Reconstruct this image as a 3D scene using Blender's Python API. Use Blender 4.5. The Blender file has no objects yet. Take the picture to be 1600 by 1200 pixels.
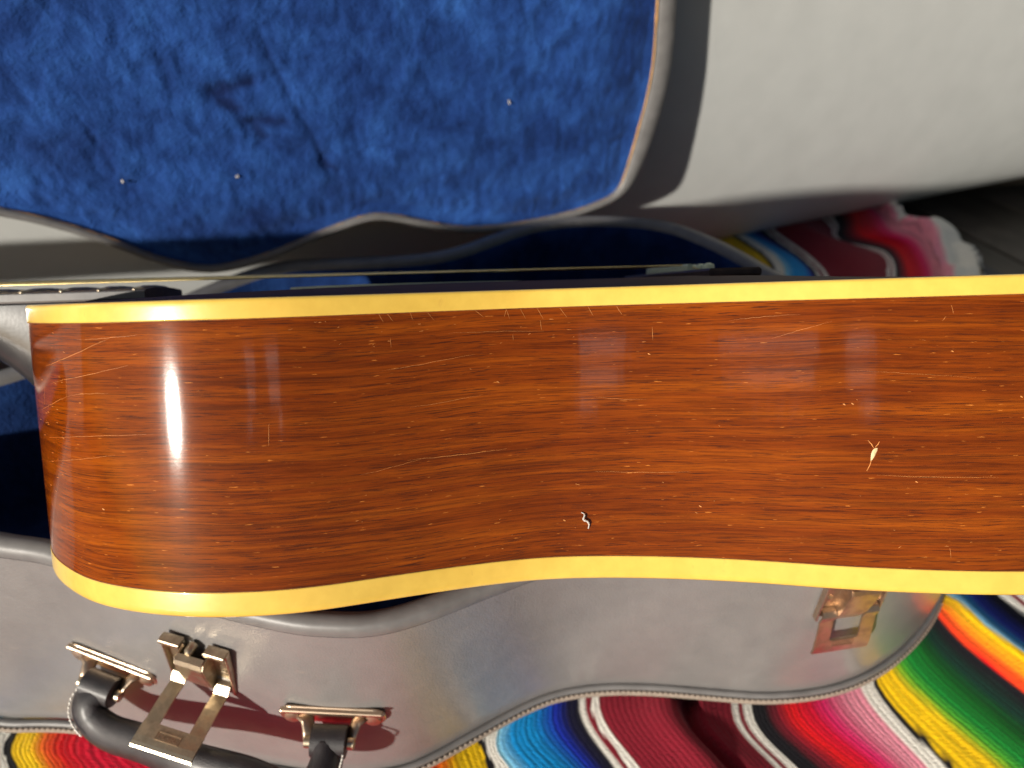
import bpy, bmesh, math, random
from mathutils import Vector, Matrix, noise
random.seed(7)
R_ = math.radians
scene = bpy.context.scene
COL = scene.collection

# ------------------------------------------------------------------ camera
CAM_H, PITCH, FPX = 0.42, 38.0, 1200.0
cd = bpy.data.cameras.new('camera'); cam = bpy.data.objects.new('camera', cd); COL.objects.link(cam)
cam.location = (0, 0, CAM_H); cam.rotation_euler = (R_(90 - PITCH), 0, 0)
cd.sensor_width = 36.0; cd.lens = 36.0 * FPX / 1600.0
cd.clip_start = 0.01; cd.clip_end = 200
cd.dof.use_dof = True; cd.dof.focus_distance = 0.285; cd.dof.aperture_fstop = 9.0
scene.camera = cam
# ------------------------------------------------------------------ sky, sun
SUN_AZ, SUN_EL = 38.0, 16.5                      # azimuth to the left of the camera's back
world = bpy.data.worlds.new('World'); scene.world = world; world.use_nodes = True
wn = world.node_tree; wn.nodes.clear()
sky = wn.nodes.new('ShaderNodeTexSky'); sky.sky_type = 'NISHITA'; sky.sun_disc = False
sky.sun_elevation = R_(SUN_EL); sky.sun_rotation = R_(180 + SUN_AZ)
bg = wn.nodes.new('ShaderNodeBackground'); bg.inputs['Strength'].default_value = 0.035
wo = wn.nodes.new('ShaderNodeOutputWorld')
wn.links.new(sky.outputs[0], bg.inputs[0]); wn.links.new(bg.outputs[0], wo.inputs[0])
sd = bpy.data.lights.new('sun', 'SUN'); sd.energy = 5.0; sd.angle = R_(1.3); sd.color = (1.0, 0.93, 0.82)
sun = bpy.data.objects.new('sun', sd); COL.objects.link(sun)
travel = Vector((math.sin(R_(SUN_AZ)) * math.cos(R_(SUN_EL)), math.cos(R_(SUN_AZ)) * math.cos(R_(SUN_EL)), -math.sin(R_(SUN_EL))))
sun.rotation_euler = travel.to_track_quat('-Z', 'Y').to_euler(); sun.location = (-2, -3, 2)
# window panes behind the camera: all they give is their soft reflection in the lacquer
for az, el, wid, hei in ((4.6, 27.4, .27, .060), (4.9, 24.9, .24, .050), (7.0, 22.6, .10, .045), (-6.4, 27.0, .20, .045), (-6.6, 24.5, .15, .045), (-7.6, 21.9, .05, .050)):
    ld = bpy.data.lights.new('window_light', 'AREA'); ld.shape = 'RECTANGLE'; ld.size = wid; ld.size_y = hei; ld.energy = 1.9 * math.pi * wid * hei; ld.color = (1.0, .97, .95)
    lo = bpy.data.objects.new('window_light', ld); COL.objects.link(lo)
    dv = Vector((math.sin(R_(az)) * math.cos(R_(el)), -math.cos(R_(az)) * math.cos(R_(el)), math.sin(R_(el)))); lo.location = Vector((.05, .23, .24)) + dv * 3.0
    lo.rotation_euler = (-dv).to_track_quat('-Z', 'Y').to_euler()
scene.view_settings.view_transform = 'Standard'; scene.view_settings.look = 'None'
scene.view_settings.exposure = 0.35; scene.view_settings.gamma = 1.0

# ------------------------------------------------------------------ helpers
def srgb(r, g, b):
    f = lambda c: (c / 255 / 12.92) if c <= 10 else ((c / 255 + 0.055) / 1.055) ** 2.4
    return (f(r), f(g), f(b), 1.0)

class NT:
    def __init__(s, name):
        s.m = bpy.data.materials.new(name); s.m.use_nodes = True
        s.t = s.m.node_tree; s.b = s.t.nodes['Principled BSDF']
    def n(s, typ, **kw):
        nd = s.t.nodes.new(typ)
        for k, v in kw.items():
            if k in nd.bl_rna.properties.keys(): setattr(nd, k, v)
            else: nd.inputs[k.replace('_', ' ')].default_value = v
        return nd
    def l(s, a, b): s.t.links.new(a, b)
    def coord(s, which='Object', scale=(1, 1, 1)):
        tc = s.n('ShaderNodeTexCoord'); mp = s.n('ShaderNodeMapping'); mp.inputs['Scale'].default_value = scale
        s.l(tc.outputs[which], mp.inputs['Vector']); return mp.outputs[0]
    def noise(s, vec, scale, detail=4, rough=0.55, dist=0.0):
        nd = s.n('ShaderNodeTexNoise'); nd.inputs['Scale'].default_value = scale; nd.inputs['Detail'].default_value = detail
        nd.inputs['Roughness'].default_value = rough; nd.inputs['Distortion'].default_value = dist
        s.l(vec, nd.inputs['Vector']); return nd.outputs['Fac']
    def ramp(s, fac, stops, interp='LINEAR'):
        r = s.n('ShaderNodeValToRGB'); r.color_ramp.interpolation = interp
        e = r.color_ramp.elements
        while len(e) < len(stops): e.new(0.5)
        for el, (p, c) in zip(e, stops):
            el.position = p; el.color = c if len(c) == 4 else (*c, 1)
        s.l(fac, r.inputs[0]); return r.outputs[0]
    def mix(s, fac, a, b, mode='MIX'):
        m = s.n('ShaderNodeMix'); m.data_type = 'RGBA'; m.blend_type = mode
        for sock, v in ((m.inputs[0], fac), (m.inputs[6], a), (m.inputs[7], b)):
            if hasattr(v, 'is_linked'): s.l(v, sock)
            else: sock.default_value = v if not isinstance(v, tuple) or len(v) == 4 else (*v, 1)
        return m.outputs[2]
    def bump(s, h, strength, dist, prev=None):
        b = s.n('ShaderNodeBump'); b.inputs['Strength'].default_value = strength; b.inputs['Distance'].default_value = dist
        s.l(h, b.inputs['Height'])
        if prev is not None: s.l(prev, b.inputs['Normal'])
        return b.outputs[0]
    def set(s, **kw):
        for k, v in kw.items():
            k = k.replace('_', ' '); sock = s.b.inputs[k]
            if hasattr(v, 'is_linked'): s.l(v, sock)
            else: sock.default_value = v
        return s.m

def bw(v): return (v, v, v, 1)

# ---- materials
def mat_wood():
    t = NT('mahogany'); uv = t.coord('UV')
    warp = t.n('ShaderNodeTexNoise'); warp.inputs['Scale'].default_value = 9; warp.inputs['Detail'].default_value = 2
    t.l(uv, warp.inputs['Vector'])
    # slow undulation of the grain
    add = t.n('ShaderNodeVectorMath'); add.operation = 'MULTIPLY_ADD'
    t.l(warp.outputs['Color'], add.inputs[0]); add.inputs[1].default_value = (0, 0.007, 0); t.l(uv, add.inputs[2])
    def st(sx, sy):
        mp = t.n('ShaderNodeMapping'); mp.inputs['Scale'].default_value = (sx, sy, 1); t.l(add.outputs[0], mp.inputs['Vector']); return mp.outputs[0]
    bands = t.noise(st(5, 170), 1, 6, 0.62)
    fine = t.noise(st(34, 900), 1, 5, 0.72)
    pores = t.noise(st(75, 2400), 1, 3, 0.6)
    pmask = t.noise(st(14, 120), 1, 3, 0.6)
    blot = t.noise(st(14, 20), 1, 3, 0.5)
    c = t.ramp(bands, [(0.28, (0.125, 0.021, 0.0015)), (0.48, (0.185, 0.035, 0.002)), (0.70, (0.275, 0.062, 0.003))])
    c = t.mix(0.9, c, t.ramp(fine, [(0.30, (0.42, 0.36, 0.32)), (0.50, (0.95, 0.93, 0.90)), (0.72, (1.35, 1.30, 1.15))]), 'MULTIPLY')
    c = t.mix(0.5, c, t.ramp(blot, [(0.3, (0.60, 0.54, 0.5)), (0.7, (1.25, 1.30, 1.2))]), 'MULTIPLY')
    pf = t.ramp(pores, [(0.55, bw(0)), (0.62, bw(0.85))]); pm = t.ramp(pmask, [(0.32, bw(0.35)), (0.55, bw(1))])
    c = t.mix(t.mix(1.0, pf, pm, 'MULTIPLY'), c, (0.040, 0.010, 0.004))
    lines = t.ramp(t.noise(st(9, 520), 1, 4, 0.6), [(0.56, bw(0)), (0.66, bw(0.6))]); c = t.mix(lines, c, (0.060, 0.012, 0.002))
    fleck = t.ramp(t.noise(st(160, 1500), 1, 2, 0.5), [(0.70, bw(0)), (0.75, bw(0.55))])
    c = t.mix(fleck, c, (0.75, 0.25, 0.04))
    wav = t.noise(st(110, 16), 1, 2, 0.5); orange = t.noise(uv, 420, 2, 0.5); gr = t.noise(st(30, 900), 1, 2, 0.5)
    cb = t.bump(wav, 0.35, 0.00016); cb = t.bump(orange, 0.03, 0.0002, cb); cb = t.bump(gr, 0.12, 0.00002, cb)
    t.l(cb, t.b.inputs['Coat Normal'])
    return t.set(Base_Color=c, Roughness=0.6, Coat_Weight=1.0, Coat_Roughness=0.085, Coat_IOR=1.42, Specular_IOR_Level=0.0, Normal=t.bump(fine, 0.2, 0.0003))

def mat_binding():
    t = NT('aged_binding'); uv = t.coord('Object')
    n1 = t.noise(uv, 14, 3); n2 = t.noise(uv, 160, 3)
    c = t.ramp(n1, [(0.3, (0.70, 0.46, 0.075)), (0.7, (0.76, 0.52, 0.100))])
    c = t.mix(0.4, c, t.ramp(n2, [(0.3, (0.86, 0.8, 0.7)), (0.7, (1.08, 1.08, 1.08))]), 'MULTIPLY')
    n3 = t.noise(t.coord('Object', (1, 1, .4)), 260, 4, 0.7); c = t.mix(t.ramp(n3, [(0.66, bw(0)), (0.76, bw(0.45))]), c, (0.50, 0.27, 0.06))
    t.l(t.bump(n2, 0.25, 0.0002), t.b.inputs['Normal'])
    return t.set(Base_Color=c, Roughness=0.3, Coat_Weight=0.7, Coat_Roughness=0.08, Subsurface_Weight=0.0)

def mat_glossy(name, c1, c2, rough=0.3, coat=0.6, croug=0.1, scale=30, bumpd=0.0, spec=0.5):
    t = NT(name); uv = t.coord('Object'); n1 = t.noise(uv, scale, 4)
    kw = {}
    if bumpd: kw['Normal'] = t.bump(t.noise(uv, scale * 12, 3), 0.5, bumpd)
    return t.set(Base_Color=t.ramp(n1, [(0.3, c1), (0.7, c2)]), Roughness=rough, Coat_Weight=coat, Coat_Roughness=croug, Specular_IOR_Level=spec, **kw)

def mat_vinyl():
    t = NT('grey_vinyl'); uv = t.coord('Object')
    v = t.n('ShaderNodeTexVoronoi'); v.inputs['Scale'].default_value = 620; v.feature = 'DISTANCE_TO_EDGE'
    dn = t.n('ShaderNodeTexNoise'); dn.inputs['Scale'].default_value = 90; t.l(uv, dn.inputs['Vector'])
    ad = t.n('ShaderNodeVectorMath'); ad.operation = 'MULTIPLY_ADD'; ad.inputs[1].default_value = (.006, .006, .006)
    t.l(dn.outputs['Color'], ad.inputs[0]); t.l(uv, ad.inputs[2]); t.l(ad.outputs[0], v.inputs['Vector'])
    grain = t.ramp(v.outputs['Distance'], [(0.0, bw(0)), (0.18, bw(1))])
    big = t.noise(uv, 11, 4); mid = t.noise(uv, 60, 4)
    c = t.ramp(big, [(0.3, (0.165, 0.158, 0.156)), (0.7, (0.205, 0.196, 0.193))])
    c = t.mix(0.35, c, t.ramp(mid, [(0.3, (0.8, 0.8, 0.8)), (0.7, (1.15, 1.13, 1.1))]), 'MULTIPLY')
    scuff = t.ramp(t.noise(t.coord('Object', (1, 1, 3)), 24, 7, 0.75), [(0.62, bw(0)), (0.72, bw(0.3))])
    c = t.mix(scuff, c, (0.33, 0.29, 0.24))
    nb = t.bump(grain, 0.35, 0.00018); nb = t.bump(mid, 0.35, 0.0010, nb); nb = t.bump(big, 0.3, 0.006, nb)
    return t.set(Base_Color=c, Roughness=0.36, Specular_IOR_Level=0.7, Coat_Weight=0.4, Coat_Roughness=0.18, Normal=nb)

def mat_plush(name='shaded_blue_plush', nap=False, shade_dim=1.0):
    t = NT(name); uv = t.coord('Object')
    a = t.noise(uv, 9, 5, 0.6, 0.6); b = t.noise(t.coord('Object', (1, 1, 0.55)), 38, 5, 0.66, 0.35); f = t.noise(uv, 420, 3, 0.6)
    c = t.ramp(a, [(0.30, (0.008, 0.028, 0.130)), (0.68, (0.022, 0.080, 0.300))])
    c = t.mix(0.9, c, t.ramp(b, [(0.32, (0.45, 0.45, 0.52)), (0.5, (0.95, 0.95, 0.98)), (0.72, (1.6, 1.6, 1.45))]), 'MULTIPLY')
    if shade_dim < 1: c = t.mix(1.0, c, (shade_dim, shade_dim, shade_dim), 'MULTIPLY')  # darker copy for the shell lining: shade of the case well put into the colour
    if nap:
        a_ = t.n('ShaderNodeAttribute'); a_.attribute_name = 'nap'; c = t.mix(a_.outputs['Fac'], c, (0.004, 0.008, 0.045))
    p = t.noise(t.coord('Object', (1, .35, 1)), 130, 5, 0.7); c = t.mix(0.5, c, t.ramp(p, [(0.3, (0.7, 0.7, 0.74)), (0.7, (1.3, 1.3, 1.25))]), 'MULTIPLY')
    nb = t.bump(b, 0.7, 0.0035); nb = t.bump(f, 0.8, 0.0010, nb)
    t.b.inputs['Sheen Tint'].default_value = (0.25, 0.45, 1.0, 1)
    return t.set(Base_Color=c, Roughness=0.9, Sheen_Weight=0.5 * shade_dim * shade_dim, Sheen_Roughness=0.4, Specular_IOR_Level=0.1, Normal=nb)

def mat_metal(name='nickel', c1=(0.62, 0.52, 0.38), c2=(0.40, 0.33, 0.24)):
    t = NT(name); uv = t.coord('Object'); n = t.noise(uv, 120, 5, 0.65); n2 = t.noise(uv, 900, 3)
    c = t.ramp(n, [(0.42, c1), (0.62, c2)])
    r = t.ramp(n, [(0.35, bw(0.30)), (0.7, bw(0.52))])
    return t.set(Base_Color=c, Metallic=1.0, Roughness=r, Normal=t.bump(n2, 0.25, 0.0001))

def mat_plain(name, c, rough=0.6, var=0.15, scale=60, bd=0.0, spec=0.4):
    t = NT(name); uv = t.coord('Object'); n = t.noise(uv, scale, 5)
    c1 = tuple(x * (1 - var) for x in c[:3]); c2 = tuple(x * (1 + var) for x in c[:3])
    kw = {'Normal': t.bump(n, 0.5, bd)} if bd else {}
    return t.set(Base_Color=t.ramp(n, [(0.3, c1), (0.7, c2)]), Roughness=rough, Specular_IOR_Level=spec, **kw)

def mat_blanket():
    t = NT('serape_wool')
    at = t.n('ShaderNodeVertexColor'); at.layer_name = 'Col'
    uv = t.coord('UV')
    w = t.n('ShaderNodeTexWave'); w.wave_type = 'BANDS'; w.bands_direction = 'X'; w.inputs['Scale'].default_value = 1000 / 3.1 / 3.14159 / 1.0
    w.inputs['Distortion'].default_value = 1.2; w.inputs['Detail'].default_value = 2; w.inputs['Detail Scale'].default_value = 0.6
    t.l(uv, w.inputs['Vector'])
    weft = t.noise(t.coord('UV', (420, 900, 1)), 1, 3, 0.6)
    fz = t.noise(uv, 1500, 3, 0.7)
    c = t.mix(0.55, at.outputs['Color'], t.ramp(weft, [(0.28, (0.7, 0.7, 0.7)), (0.5, (1.1, 1.1, 1.1)), (0.75, (1.4, 1.4, 1.4))]), 'MULTIPLY')
    nb = t.bump(w.outputs['Fac'], 0.35, 0.0009); nb = t.bump(weft, 0.9, 0.0014, nb); nb = t.bump(fz, 0.7, 0.0007, nb)
    return t.set(Base_Color=c, Roughness=0.85, Sheen_Weight=0.15, Specular_IOR_Level=0.15, Normal=nb)

def mat_floor():
    t = NT('dark_plank_wood'); uv = t.coord('Object', (3, 40, 40))
    n = t.noise(uv, 1.2, 6, 0.7, 0.4); s = t.noise(t.coord('Object'), 9, 5, 0.7)
    c = t.ramp(n, [(0.3, (0.030, 0.026, 0.020)), (0.7, (0.070, 0.058, 0.046))])
    c = t.mix(t.ramp(s, [(0.5, bw(0)), (0.68, bw(0.7))]), c, (0.13, 0.105, 0.09))
    return t.set(Base_Color=c, Roughness=0.5, Normal=t.bump(n, 0.4, 0.002))

M = dict(wood=mat_wood(), binding=mat_binding(), vinyl=mat_vinyl(), plush=mat_plush(shade_dim=0.45), napped=mat_plush('brushed_blue_plush', True), metal=mat_metal(),
         metal2=mat_metal('worn_brass_nickel', (0.62, 0.48, 0.35), (0.46, 0.34, 0.25)), blanket=mat_blanket(), floor=mat_floor(),
         top=mat_glossy('dark_burst_lacquer', (0.030, 0.012, 0.008), (0.055, 0.020, 0.011), 0.7, 0.05, 0.3, spec=0.15),
         back=mat_glossy('mahogany_back', (0.16, 0.04, 0.010), (0.26, 0.07, 0.014), 0.35, 1.0, 0.06, 60),
         neck=mat_glossy('dark_neck_lacquer', (0.020, 0.020, 0.022), (0.040, 0.036, 0.036), 0.3, 0.8, 0.16, 50, 0.00006),
         board=mat_plain('rosewood', (0.045, 0.026, 0.018), 0.45, 0.4, 200, 0.0001),
         string=mat_metal('bronze_string', (0.95, 0.76, 0.36), (0.78, 0.58, 0.24)),
         bone=mat_plain('aged_bone', (0.55, 0.60, 0.42), 0.35, 0.1),
         pad=mat_plain('vinyl_edge', (0.145, 0.140, 0.138), 0.45, 0.15, 90, 0.0004, 0.5),
         padlight=mat_plain('pale_lid_edge', (0.36, 0.35, 0.34), 0.5, 0.1, 60, 0.0003, 0.5),
         thread=mat_plain('stitch_thread', (0.26, 0.21, 0.17), 0.8, 0.15, 300),
         wthread=mat_plain('white_thread', (0.75, 0.72, 0.66), 0.8, 0.1, 300),
         glue=mat_plain('ochre_backing_edge', (0.42, 0.22, 0.07), 0.8, 0.35, 120, 0.0006),
         leather=mat_glossy('black_leather', (0.010, 0.009, 0.011), (0.026, 0.020, 0.022), 0.48, 0.2, 0.3, 160, 0.0006),
         lint=mat_plain('white_lint', (0.50, 0.46, 0.42), 0.9, 0.1),
         chip=mat_plain('bare_wood_chip', (0.70, 0.50, 0.26), 0.6, 0.2, 900),
         scratch=mat_plain('scratch_in_lacquer', (0.62, 0.24, 0.06), 0.5, 0.2, 300),
         hole_shade=mat_plain('soundhole_shade', (0.006, 0.004, 0.003), 0.95, 0.2, 40, 0, 0.05),
         seam=mat_plain('seam_grime', (0.16, 0.055, 0.012), 0.6, 0.5, 400),
         fabric=mat_plain('grey_mat', (0.105, 0.105, 0.11), 0.9, 0.2, 300, 0.001, 0.2),
         wall=mat_plain('pale_grey_wall', (0.45, 0.46, 0.45), 0.55, 0.04, 30, 0.0006))

def tag(o, label=None, cat=None, group=None, kind=None):
    if label: o['label'] = label
    if cat: o['category'] = cat
    if group: o['group'] = group
    if kind: o['kind'] = kind
    return o
def empty(name, loc=(0, 0, 0), rot=None):
    o = bpy.data.objects.new(name, None); COL.objects.link(o); o.location = loc; o.empty_display_size = 0.02
    if rot: o.rotation_euler = rot
    return o
def mk(name, verts, faces, mat, parent=None, smooth=True, uvs=None, angle=None):
    me = bpy.data.meshes.new(name); me.from_pydata([tuple(v) for v in verts], [], faces); me.update()
    if uvs is not None:
        ul = me.uv_layers.new(name='UVMap')
        for lp in me.loops: ul.data[lp.index].uv = uvs[lp.vertex_index]
    bm = bmesh.new(); bm.from_mesh(me); bmesh.ops.recalc_face_normals(bm, faces=bm.faces)
    if smooth:
        for f in bm.faces: f.smooth = True
        if angle:
            for e in bm.edges:
                if len(e.link_faces) == 2 and e.calc_face_angle(0) > R_(angle): e.smooth = False
    bm.to_mesh(me); bm.free()
    me.materials.append(mat)
    o = bpy.data.objects.new(name, me); COL.objects.link(o)
    if parent: o.parent = parent
    return o

def crom(pts, n, closed=False):
    """Catmull-Rom, n samples per span, any dimension"""
    P = [Vector(p) for p in pts]; out = []; N = len(P)
    rng = range(N if closed else N - 1)
    for i in rng:
        g = lambda k: P[k % N] if closed else P[min(max(k, 0), N - 1)]
        p0, p1, p2, p3 = g(i - 1), g(i), g(i + 1), g(i + 2)
        for j in range(n):
            t = j / n; t2 = t * t; t3 = t2 * t
            out.append(0.5 * ((2 * p1) + (p2 - p0) * t + (2 * p0 - 5 * p1 + 4 * p2 - p3) * t2 + (3 * p1 - p0 - 3 * p2 + p3) * t3))
    if not closed: out.append(P[-1].copy())
    return out
def smooth_loop(L, it, closed=True):
    for _ in range(it):
        n = len(L)
        L = [(L[(i - 1) % n] + 2 * L[i] + L[(i + 1) % n]) / 4 if closed or 0 < i < n - 1 else L[i] for i in range(n)]
    return L
def normals2(L):
    """outward normals of a closed 2D loop"""
    n = len(L); A = sum(L[i].x * L[(i + 1) % n].y - L[(i + 1) % n].x * L[i].y for i in range(n)); s = 1 if A > 0 else -1
    out = []
    for i in range(n):
        d = (L[(i + 1) % n] - L[(i - 1) % n]); d.normalize(); out.append(Vector((d.y * s, -d.x * s)))
    return out
def loft(rings, closed_ring=True, closed_path=False):
    """quads between consecutive rings of equal length"""
    v = [p for r in rings for p in r]; n = len(rings[0]); f = []
    for i in range(len(rings) - (0 if closed_path else 1)):
        i2 = (i + 1) % len(rings)
        for j in range(n if closed_ring else n - 1):
            j2 = (j + 1) % n; f.append((i * n + j, i * n + j2, i2 * n + j2, i2 * n + j))
    return v, f
def tube(path, rad, seg=8, closed=False, caps=True, flat=None):
    """tube mesh; rad number or list; flat=(a,b) scales cross-section"""
    P = [Vector(p) for p in path]; n = len(P); rings = []; up = Vector((0, 0, 1)); prev = None
    for i in range(n):
        t = (P[(i + 1) % n] - P[(i - 1) % n]) if closed else (P[min(i + 1, n - 1)] - P[max(i - 1, 0)]); t.normalize()
        if prev is None:
            a = t.cross(up)
            if a.length < 1e-3: a = t.cross(Vector((0, 1, 0)))
            a.normalize()
        else:
            a = prev - t * prev.dot(t); a.normalize()
        prev = a; b = t.cross(a); r = rad[i] if isinstance(rad, (list, tuple)) else rad
        fa, fb = flat or (1, 1)
        rings.append([P[i] + (a * math.cos(q) * fa + b * math.sin(q) * fb) * r for q in [2 * math.pi * k / seg for k in range(seg)]])
    v, f = loft(rings, True, closed)
    if caps and not closed:
        f.append(tuple(range(seg))); f.append(tuple(range((n - 1) * seg, n * seg)))
    return v, f
class Buf:
    def __init__(s): s.v = []; s.f = []
    def add(s, vf, M4=None):
        o = len(s.v); s.v += [(M4 @ Vector(p)) if M4 else Vector(p) for p in vf[0]]; s.f += [tuple(i + o for i in q) for q in vf[1]]; return s
def slab(outline, z0, z1, bev=0.0):
    """prism from 2D outline with a small top/bottom chamfer"""
    n = len(outline); L = [Vector(p) for p in outline]; N = normals2(L)
    rings = []
    if bev:
        rings.append([Vector((*(L[i] - N[i] * bev), z0)) for i in range(n)]); rings.append([Vector((*L[i], z0 + bev)) for i in range(n)])
        rings.append([Vector((*L[i], z1 - bev)) for i in range(n)]); rings.append([Vector((*(L[i] - N[i] * bev), z1)) for i in range(n)])
    else:
        rings = [[Vector((*p, z0)) for p in L], [Vector((*p, z1)) for p in L]]
    v, f = loft(rings); f.append(tuple(range(n))); f.append(tuple(range(len(v) - n, len(v)))); return v, f
def rrect(w, h, r, k=4):
    out = []
    for cx, cy, a0 in ((w / 2 - r, h / 2 - r, 0), (-w / 2 + r, h / 2 - r, 90), (-w / 2 + r, -h / 2 + r, 180), (w / 2 - r, -h / 2 + r, 270)):
        for i in range(k + 1):
            a = R_(a0 + 90 * i / k); out.append(Vector((cx + r * math.cos(a), cy + r * math.sin(a))))
    return out
def frame(o, x, y, z):
    m = Matrix((Vector(x), Vector(y), Vector(z))).transposed().to_4x4(); m.translation = Vector(o); return m

# ================================================================== SETTING
# ---- plank floor
fl = empty('floor', (0, 0, -0.04)); tag(fl, kind='structure')
base = mk('floor_base', [(-6, -4, -0.012), (8, -4, -0.012), (8, 8, -0.012), (-6, 8, -0.012)], [(0, 1, 2, 3)], M['board'], fl)
pa = R_(-66)                                       # the run of the boards
ax = Vector((math.cos(pa), math.sin(pa))); ay = Vector((-ax.y, ax.x))
pv, pf = slab([(-2.2, -0.058), (2.2, -0.058), (2.2, 0.058), (-2.2, 0.058)], -0.01, 0.006, 0.0015)
pme = None
for i in range(-6, 24):
    c = Vector((0.50, 0.93)) + ay * (i * 0.12)
    if pme is None:
        o = mk('plank', pv, pf, M['floor'], fl, smooth=False); pme = o.data
    else:
        o = bpy.data.objects.new('plank', pme); COL.objects.link(o); o.parent = fl
    o.location = (c.x, c.y, random.uniform(-0.001, 0.001)); o.rotation_euler = (0, 0, pa)

# ---- grey mat under the blanket, its edge running past the blanket's far corner
e0 = Vector((0.488, 0.931)); e1 = Vector((0.568, 0.753)); d = (e1 - e0).normalized(); nn = Vector((d.y, -d.x))
if nn.x > 0: nn = -nn
cor = [e0 - d * 1.5, e0 + d * 2.6, e0 + d * 2.6 + nn * 3.2, e0 - d * 1.5 + nn * 3.2]
v, f = slab(cor, -0.0335, -0.020, 0.003)
tag(mk('floor_mat', v, f, M['fabric'], smooth=False), 'flat dark grey mat lying on the floorboards under the striped blanket', 'mat')

# ---- pale wall behind the open lid, its foot curved under to put shade low on it
w0 = Vector((-.4555, .4434)); wd = Vector((math.cos(R_(21.7)), math.sin(R_(21.7)))); wnrm = Vector((wd.y, -wd.x))  # toward the camera
prof = [(-0.40, -0.03), (-0.25, -0.012), (-0.15, -0.006)]
for i in range(13):
    a = R_(12 + i * 78 / 12); prof.append((-0.100 + 0.100 * math.sin(a), 0.27 * (1 - math.cos(a)) - .002))
prof += [(0.0, 0.6), (0.0, 1.6), (-0.04, 1.64), (-0.4, 1.64)]
rings = []
for k in range(41):
    p = w0 + wd * (-1.2 + k * 0.12)
    rings.append([Vector((p.x + wnrm.x * q, p.y + wnrm.y * q, z)) for q, z in prof])
v, f = loft(rings, True); n_ = len(prof); f.append(tuple(range(n_))); f.append(tuple(range(len(v) - n_, len(v))))
tag(mk('wall', v, f, M['wall'], angle=50), 'smooth pale grey wall behind the open case lid, its foot shaped undercut to shade the lower part', 'wall')

# ================================================================== BLANKET
KS = {'z': -330, 'a': 0, 'b': 25, 'c': 38, 'd': 95, 'e': 150, 'f': 170, 'g': 182, 'h': 205, 'i': 228, 'j': 240, 'k': 310, 'l': 322, 'm': 333,
      'n': 350, 'o': 370, 'p': 393, 'q': 402, 'r': 415, 's': 440, 't': 470, 'u': 490, 'v': 515, 'w': 600}
# each key line of the weave as plan points from the near end to the far end
KP = {
 'z': [(-.62, -.5), (-.62, .1), (-.60, .2), (-.60, .3), (-.52, .73), (-.50, .80), (-.50, .88)],
 'a': [(-.25, -.5), (-.262, .1), (-.27, .2), (-.282, .22), (-.17, .73), (-.13, .80), (-.12, .88)],
 'b': [(-.22, -.5), (-.236, .1), (-.246, .2), (-.26, .221), (-.10, .73), (-.07, .80), (-.06, .88)],
 'c': [(-.20, -.5), (-.221, .1), (-.231, .2), (-.245, .221), (-.07, .73), (-.04, .80), (-.03, .88)],
 'd': [(-.09, -.5), (-.115, .1), (-.125, .2), (-.143, .217), (.08, .73), (.085, .80), (.085, .88)],
 'e': [(.02, -.5), (-.022, .1), (-.035, .2), (-.038, .211), (.257, .729), (.226, .819), (.21, .89)],
 'f': [(.04, -.5), (.014, .1), (-.011, .2), (-.019, .22), (.283, .729), (.250, .824), (.235, .89)],
 'g': [(.05, -.5), (.032, .1), (0, .2), (-.008, .224), (.295, .729), (.266, .827), (.25, .90)],
 'h': [(.10, -.5), (.073, .1), (.035, .2), (.015, .232), (.321, .729), (.29, .832), (.27, .90)],
 'i': [(.13, -.5), (.100, .1), (.058, .2), (.039, .242), (.333, .729), (.307, .839), (.285, .91)],
 'j': [(.145, -.5), (.115, .1), (.072, .2), (.051, .243), (.346, .729), (.317, .842), (.295, .915)],
 'k': [(.22, -.5), (.185, .1), (.147, .2), (.129, .237), (.406, .729), (.418, .78), (.385, .816), (.389, .861), (.38, .92)],
 'l': [(.235, -.5), (.198, .1), (.16, .2), (.141, .237), (.417, .729), (.430, .791), (.391, .822), (.401, .87), (.39, .93)],
 'm': [(.245, -.5), (.210, .1), (.172, .2), (.15, .237), (.422, .729), (.437, .797), (.400, .826), (.409, .873), (.40, .93)],
 'n': [(.26, -.5), (.230, .1), (.191, .2), (.164, .238), (.434, .729), (.448, .80), (.418, .829), (.423, .877), (.42, .93)],
 'o': [(.28, -.5), (.248, .1), (.208, .2), (.182, .242), (.451, .729), (.461, .795), (.442, .822), (.446, .873), (.44, .91)],
 'p': [(.30, -.5), (.266, .1), (.227, .2), (.206, .252), (.461, .729), (.474, .795), (.458, .827), (.46, .87), (.455, .89)],
 'q': [(.31, -.5), (.277, .1), (.237, .2), (.217, .257), (.508, .729), (.516, .784), (.513, .822), (.484, .856), (.468, .87)],
 'r': [(.33, -.5), (.303, .1), (.263, .2), (.229, .262), (.484, .729), (.492, .784), (.490, .822), (.470, .856), (.462, .87)],
 's': [(.37, -.5), (.345, .1), (.295, .2), (.254, .272), (.479, .729), (.486, .784), (.484, .822), (.466, .853), (.458, .866)],
 't': [(.41, -.5), (.385, .1), (.333, .2), (.278, .286), (.474, .729), (.480, .784), (.478, .822), (.462, .85), (.455, .862)],
 'u': [(.44, -.5), (.412, .1), (.361, .2), (.299, .300), (.468, .729), (.474, .784), (.472, .822), (.458, .848), (.452, .858)],
 'v': [(.48, -.5), (.450, .1), (.399, .2), (.321, .311), (.462, .729), (.468, .784), (.466, .822), (.455, .845), (.450, .855)],
 'w': [(.62, -.5), (.600, .1), (.52, .24), (.42, .38), (.455, .729), (.460, .784), (.460, .822), (.452, .842), (.448, .852)],
}
T7 = [0, .38, .50, .53, .80, .88, 1.0]
T9 = [0, .38, .50, .53, .80, .84, .88, .94, 1.0]
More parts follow.
